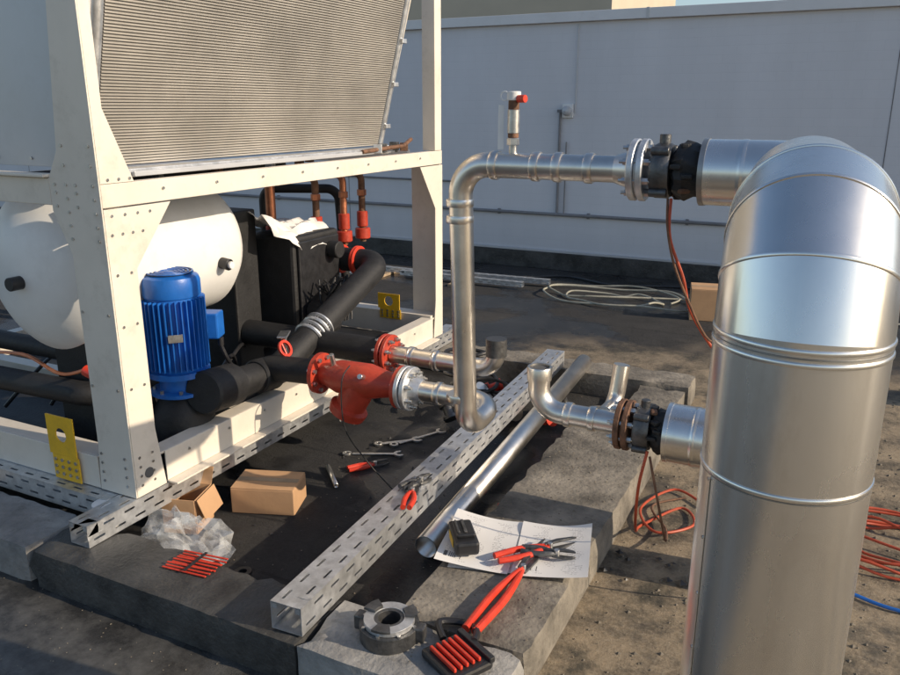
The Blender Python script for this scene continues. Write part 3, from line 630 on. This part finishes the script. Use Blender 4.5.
# ---- second chiller connection ----
sp=root('supply_pipework',(-1.7,3.3,.55))
flange('supply_flange',(-2.0,3.30,.55),(1,0,0),.098,r0,'red',sp)
sweep('supply_pipe',[(-1.97,3.30,.55),(-1.40,3.30,.55),(-1.40,3.30,.70)],r0,'steel',sp,28,rad=.09)
for x in (-1.86,-1.72,-1.58): coupling('press_joint',(x,3.30,.55),(1,0,0),r0,'steel',sp,.03,.008)
lathe('stub_collar',(-1.40,3.30,.62),(0,0,1),[(0,r0),(0,r0+.006),(.085,r0+.006),(.086,.0)],'iron',sp,24)
vt=root('loose_valve_parts',(-1.6,3.9,.1))
random.seed(21)
for i in range(11):
    x=-2.0+random.random()*.6;y=3.75+random.random()*.55;z=.05
    lathe('fitting_%d'%i,(x,y,z),(random.uniform(-1,1),random.uniform(-1,1),.3),[(0,.02),(0,.045),(.02,.045),(.022,.03),(.08,.03),(.082,.045),(.10,.045),(.10,.02)],random.choice(['iron','steel','blackpl','blackpl','redpl']),vt,16)
cable('coiled_cable',[(-1.9+.16*math.cos(t*.9),4.1+.16*math.sin(t*.9),.03+.035*t/2) for t in range(22)],.012,'blackpl',vt,4)
cable('coiled_cable_b',[(-1.72+.12*math.cos(t*.8),3.95+.12*math.sin(t*.8),.03+.02*t/2) for t in range(22)],.01,'blackpl',vt,4)
# ---------------- boxes ----------------
def carton(name,c,s,rot,open_=False):
    r=root(name,c); R=Matrix.Rotation(rot,3,'Z'); c=V(c)
    if not open_:
        box('carton_body',c+V((0,0,s[2]/2)),s,'card',r,rot=rot,bevel=.004)
        box('carton_flap',c+R@V((0,-s[1]*.25,s[2]+.0025)),(s[0]-.004,s[1]*.49,.004),'card',r,rot=rot,bevel=.001)
        box('carton_flap_b',c+R@V((0,s[1]*.25,s[2]+.0025)),(s[0]-.004,s[1]*.49,.004),'card',r,rot=rot,bevel=.001)
        box('tape',c+R@V((0,0,s[2]+.0055)),(s[0]-.01,.035,.001),'wood',r,rot=rot,bevel=0)
    else:
        t=.004
        for (o,q) in (((0,-s[1]/2,s[2]/2),(s[0],t,s[2])),((0,s[1]/2,s[2]/2),(s[0],t,s[2])),((-s[0]/2,0,s[2]/2),(t,s[1]-2*t,s[2])),((s[0]/2,0,s[2]/2),(t,s[1]-2*t,s[2])),((0,0,.003),(s[0]-2*t,s[1]-2*t,t))):
            box('carton_side',c+R@V(o),q,'card',r,rot=rot,bevel=.001)
        for (o,a,ax,q) in (((-s[0]/2-.04,0,s[2]+.03),.7,'Y',(.10,s[1],t)),((s[0]/2+.03,0,s[2]-.045),1.2,'Y',(.10,s[1],t)),((0,s[1]/2+.02,s[2]+.03),1.1,'X',(s[0],.08,t))):
            box('carton_flap',c+R@V(o),q,'card',r,R=R@Matrix.Rotation(a,3,ax),bevel=.001)
        box('shipping_label',c+R@V((s[0]*.1,-s[1]/2-.0025,s[2]*.5)),(.07,.001,.05),'white',r,rot=rot,bevel=0)
    return r
carton('cardboard_box',(-2.20,2.56,.001),(.29,.19,.12),.35)
carton('cardboard_box',(-2.40,2.26,.001),(.15,.16,.16),.30,True)
carton('cardboard_box',(-.95,6.95,.001),(.34,.28,.27),.2)
# bag
bg=root('plastic_bag',(-2.22,2.07,.05)); random.seed(6)
vs=[];fs=[];nu,nv=30,16
for j in range(nv+1):
    th=math.pi*j/nv
    for i in range(nu):
        a=2*math.pi*i/nu; k=1+random.uniform(-.18,.18)+.12*math.sin(5*a+j)
        vs.append((-2.22+.18*k*math.sin(th)*math.cos(a)*1.15,2.05+.12*k*math.sin(th)*math.sin(a),max(.004,.07+.095*k*math.cos(th)+ (.03*math.sin(3*a)))))
for j in range(nv):
    for i in range(nu): fs.append((j*nu+i,j*nu+(i+1)%nu,(j+1)*nu+(i+1)%nu,(j+1)*nu+i))
mk('bag_film',vs,fs,'bag',bg,True,ang=25)
zt=root('cable_tie_pack',(-1.965,1.86,.155))
for i in range(9):
    y=1.80+i*.014; box('tie_%d'%i,(-1.965+.006*(i%2),y,.153+.003*(i%3)),(.19,.008,.004),'redpl',zt,rot=.10+.02*(i%3),bevel=.001)
box('tie_band',(-1.96,1.855,.165),(.012,.13,.002),'blackpl',zt,rot=.1,bevel=0)
# ---------------- tools ----------------
def spanner(c,ang,L,z):
    r=root('spanner',(c[0],c[1],z)); c=V((c[0],c[1],z)); R=Matrix.Rotation(ang,3,'Z')
    box('shaft',c+V((0,0,.006)),(L*.74,.018,.007),'bolt',r,rot=ang,bevel=.002)
    annulus('open_jaw',c+R@V((L/2-.012,0,0)),.015,.032,-1.8,2.4,0,.011,'bolt',r,18,R=R@Matrix.Rotation(math.pi,3,'Z'))
    annulus('ring_end',c+R@V((-L/2+.012,0,0)),.012,.024,0,PI2,0,.012,'bolt',r,18,R=R)
def pliers(name,c,ang,L,z,col='redpl',spread=.04,hr=.005):
    r=root(name,(c[0],c[1],z)); c=V((c[0],c[1],z+.012)); R=Matrix.Rotation(ang,3,'Z')
    for s in (1,-1):
        pts=[c+R@V(p) for p in ((0,0,.0+.004*s),(-L*.12,s*spread*.5,0),(-L*.35,s*spread,0),(-L*.65,s*spread*.7,0))]
        sweep('handle',cat(pts,6),lambda t:.006+hr*math.sin(min(1,t*1.4)*math.pi*.55),col,r,10)
        plate('jaw',[c+R@V((x,s*y,.0035*s)) for x,y in ((-.02,.0),(-.015,.016),(L*.12,.022),(L*.30,.012),(L*.34,.004),(L*.1,.003))],(0,0,.008*s),'iron',r,.001)
    cyl('pivot',c+V((0,0,-.010)),c+V((0,0,.014)),.010,'bolt',r)
    return r
spanner((-2.06,3.23),.45,.30,.002); spanner((-1.95,3.52),1.1,.34,.002); spanner((-2.02,3.42),.75,.24,.004)
pliers('pump_pliers',(-1.98,3.12),.9,.22,.002,'redpl',.02)
pliers('grip_pliers',(-1.425,2.52),1.9,.22,.255,'redpl',.018)
pliers('grip_pliers',(-1.44,2.62),1.2,.16,.255,'iron',.018)
rd=root('steel_tube_offcut',(-2.1,2.93,.015)); sweep('tube',[(-2.18,2.99,.013),(-2.02,2.83,.013)],.012,'steel',rd,16,hollow=True)
sd=root('screwdriver',(-1.22,2.95,.01)); lathe('grip',(-1.25,3.0,.015),(1,-.1,0),[(0,.008),(.01,.012),(.05,.011),(.07,.008),(.072,.003),(.12,.003),(.122,.001)],'redpl',sd,12)
# manual
mn=root('open_manual',(-.95,2.5,.16))
def page(c,w_,h_,rot,curl,name):
    R=Matrix.Rotation(rot,3,'Z'); n=12; vs=[];fs=[];uv=[]
    for i in range(n+1):
        for j in range(n+1):
            x=(i/n-.5)*w_; y=(j/n-.5)*h_
            z=.002+abs(curl)*((i/n-.5+(.3 if curl>0 else -.3))**2)*.06+.006*abs(curl)*(1+math.sin(j*.7+i*.3))
            vs.append(V(c)+R@V((x,y,0))+V((0,0,z))); uv.append((i/n,j/n))
    for i in range(n):
        for j in range(n): fs.append((i*(n+1)+j,(i+1)*(n+1)+j,(i+1)*(n+1)+j+1,i*(n+1)+j+1))
    me=D.meshes.new(name); me.from_pydata([tuple(v) for v in vs],[],fs); me.shade_smooth()
    ul=me.uv_layers.new(name='UVMap')
    for lp_ in me.loops: ul.data[lp_.index].uv=uv[lp_.vertex_index]
    me.materials.append(M['paper']); o=D.objects.new(name,me); sc.collection.objects.link(o); o.parent=mn; o.matrix_parent_inverse=Matrix.Translation(-V(mn.location))
page((-1.09,2.45,.153),.27,.38,.22,-.6,'left_page'); page((-.82,2.51,.153),.27,.38,.25,.8,'right_page'); page((-.98,2.48,.1505),.42,.36,.28,.05,'under_page')
bt=root('cordless_tool_battery',(-1.10,2.34,.16))
R=Matrix.Rotation(2.2,3,'Z'); bc0=V((-1.13,2.38,.205))
box('pack',bc0,(.18,.09,.055),'blackpl',bt,R=R,bevel=.012)
box('pack_top',bc0+V((0,0,.035)),(.11,.07,.018),'blackpl',bt,R=R,bevel=.006)
box('rail',bc0+V((0,0,.048)),(.09,.012,.008),'iron',bt,R=R,bevel=.002)
box('rail_b',bc0+V((0,0,.048))+R@V((0,.025,0)),(.09,.008,.008),'iron',bt,R=R,bevel=.002)
box('latch',bc0+R@V((.091,0,.005)),(.01,.04,.025),'yellow',bt,R=R,bevel=.002)
box('label',bc0+R@V((0,.047,.0)),(.08,.002,.03),'yellow',bt,R=R,bevel=0)
pliers('pipe_wrench',(-.87,2.33),1.52,.62,.165,'redpl',.024,.008)
pliers('pipe_wrench',(-.83,2.50),.85,.34,.172,'redpl',.026,.006)
pliers('pump_pliers',(-.79,2.46),.25,.20,.175,'iron',.02)
# clamp
rc=root('pipe_groove_clamp',(-1.11,1.83,.2)); c=(-1.12,1.82,.154)
annulus('outer_ring',c,.062,.094,0,PI2,0,.05,'iron',rc,40); annulus('face_ring',c,.048,.080,0,PI2,.051,.068,'galv',rc,40); annulus('inner_ring',c,.036,.047,0,PI2,.01,.066,'iron',rc,40)
for k in range(3):
    a=k*2.094+.4; annulus('jaw_%d'%k,c,.050,.090,a,a+.7,.069,.078,'iron',rc,8)
for a in (0.2,3.2): box('hinge_lug',V(c)+V((.10*math.cos(a),.10*math.sin(a),.03)),(.035,.04,.05),'iron',rc,rot=a,bevel=.005)
bolts('ring_screws',[(c[0]+.085*math.cos(a),c[1]+.085*math.sin(a),c[2]+.05) for a in [i*.785+.1 for i in range(8)]],(0,0,1),.006,.006,'bolt',rc)
tk=root('tool_case',(-.86,1.80,.16)); R=Matrix.Rotation(-.5,3,'Z')
box('tray',(-.875,1.80,.168),(.17,.15,.03),'blackpl',tk,R=R,bevel=.01)
box('rim',V((-.875,1.80,.185))+R@V((0,.07,0)),(.17,.02,.02),'blackpl',tk,R=R,bevel=.004)
for i in range(5): box('red_rib',V((-.875,1.80,.19))+R@V((0,-.05+i*.022,0)),(.13,.010,.014),'redpl',tk,R=R,bevel=.003)
cable('strap',[(-.95,1.86,.17),(-1.0,1.93,.17),(-.93,1.97,.165),(-.87,1.93,.18),(-.85,1.87,.19)],.012,'blackpl',tk)
# debris
db=root('debris',(-1,2.2,.1)); random.seed(33)
def rock(vs,fs,c,s):
    b=len(vs)
    for v in ((1,0,0),(-1,0,0),(0,1,0),(0,-1,0),(0,0,1),(0,0,-.3)):
        vs.append(V(c)+V((v[0]*s*random.uniform(.6,1.2),v[1]*s*random.uniform(.6,1.2),v[2]*s*random.uniform(.4,.8))))
    for f in ((0,2,4),(2,1,4),(1,3,4),(3,0,4),(2,0,5),(1,2,5),(3,1,5),(0,3,5)): fs.append(tuple(b+i for i in f))
vs=[];fs=[]
for i in range(3200):
    x=random.uniform(-.68,2.0);y=random.uniform(.8,6); rock(vs,fs,(x,y,.002),random.choice((.003,.004,.005,.006,.010)))
for i in range(420): rock(vs,fs,(random.uniform(-1.15,-.72),random.uniform(1.7,4.0),.150),random.uniform(.002,.006))
for i in range(700): rock(vs,fs,(random.uniform(-2.3,.2),random.uniform(2,6),.002),random.uniform(.002,.005))
for i in range(300): rock(vs,fs,(random.uniform(-3.2,-.6),random.uniform(1.0,1.65),.002),random.uniform(.002,.004))
mk('grit',vs,fs,'stone',db)
vs=[];fs=[]
for i in range(10): rock(vs,fs,(-.62+random.uniform(-.06,.25),2.75+random.uniform(-.1,.15),.01),random.uniform(.010,.025))
for i in range(40): rock(vs,fs,(random.uniform(-2.2,-1.65),random.uniform(2.0,3.9),.004),random.uniform(.004,.012))
mk('black_scraps',vs,fs,'blackpl',db)
cable('black_strap_scrap',[(-1.25,2.12,.01),(-1.22,2.18,.03),(-1.19,2.15,.02),(-1.2,2.24,.02),(-1.25,2.24,.01)],.009,'blackpl',db)
annulus('rubber_ring',(-1.93,2.06,.002),.016,.034,0,PI2,0,.014,'blackpl',db,20)
rc2=root('red_extension_cable',(.3,3.3,.02)); random.seed(8); pts=[]
for t in range(64):
    a=t*.55; rr=.20+.07*math.sin(t*.37)+random.uniform(-.02,.02); pts.append((.36+rr*1.5*math.cos(a)+.05*math.sin(t*.21),3.40+rr*math.sin(a),.012+.010*(t%5)))
pts+=[(.9,3.2,.01),(1.4,3.0,.01),(2.0,3.3,.01)]
cable('cord',pts,.006,'orange',rc2,5)
bc=root('blue_hose',(.2,3.0,.02)); cable('hose',[(.12,3.0,.012),(.2,2.96,.012),(.35,2.92,.012),(.6,2.95,.012),(1.2,2.8,.012)],.007,'blue',bc)
hc=root('garden_hose',(-1.9,7.3,.02)); random.seed(5); pts=[]
for t in range(36):
    a=t*.5; rr=.32+.18*math.sin(t*.31)+random.uniform(-.04,.04); pts.append((-1.9+rr*1.7*math.cos(a)+.15*math.sin(t*.13),7.25+rr*.9*math.sin(a),.015+.010*(t%4)))
pts+=[(-1.0,7.5,.015),(-.4,7.1,.015),(.6,7.4,.015)]
cable('hose',pts,.009,'hose',hc,5)
hc=root('garden_hose',(-2.9,7.9,.02)); cable('hose',[(-4.2,7.9,.015),(-3.2,7.7,.015),(-2.6,8.0,.015),(-2.0,7.8,.015),(-1.4,8.0,.015),(-.6,7.9,.015)],.012,'blackpl',hc)
for i,(x,y,a) in enumerate(((-3.5,7.25,0),(-3.3,7.45,.05),(-4.6,7.35,-.03),(-5.2,6.9,.02))):
    u=V((math.cos(a),math.sin(a),0)); p=V((x,y,.03)); girder('strut_channel',p-u*.7,p+u*.7,.06,.05)
tb=root('timber_batten',(-3.9,7.3,.02)); box('batten',(-3.5,7.34,.015),(.08,.6,.028),'wood',tb); box('batten_b',(-4.4,7.3,.015),(.08,.6,.028),'wood',tb)
kb=root('roof_kerb',(1.5,5.6,0)); kerb('kerb_body',.6,6,5.3,5.6,0,.18,'concrete',kb,9)
# ---------------- light & camera ----------------
el=math.radians(26); az=V((1,.10)).normalized()
sd_=V((az.x*math.cos(el),az.y*math.cos(el),math.sin(el)))
wd=D.worlds.new("World"); sc.world=wd; wd.use_nodes=True; n=wd.node_tree.nodes; l=wd.node_tree.links
sky=n.new('ShaderNodeTexSky'); sky.sky_type='NISHITA'; sky.sun_disc=False; sky.sun_elevation=el; sky.sun_rotation=math.atan2(az.x,az.y)
l.new(sky.outputs[0],n['Background'].inputs[0]); n['Background'].inputs[1].default_value=.15
ld=D.lights.new('sun','SUN'); ld.energy=4.8; ld.angle=math.radians(.5); ld.color=(1,.84,.64); lo=D.objects.new('sun',ld); sc.collection.objects.link(lo)
lo.rotation_euler=(-sd_).to_track_quat('-Z','Y').to_euler(); lo.location=(5,1,6)
cd_=D.cameras.new('camera'); cd_.lens=31.6; cd_.sensor_width=36; cd_.clip_end=500; cd_.clip_start=.05
co=D.objects.new('camera',cd_); co.location=(0,0,1.75); co.rotation_euler=(math.radians(73.8),0,math.radians(26.5)); sc.collection.objects.link(co); sc.camera=co
sc.view_settings.view_transform='Standard'; sc.view_settings.look='None'; sc.view_settings.exposure=0
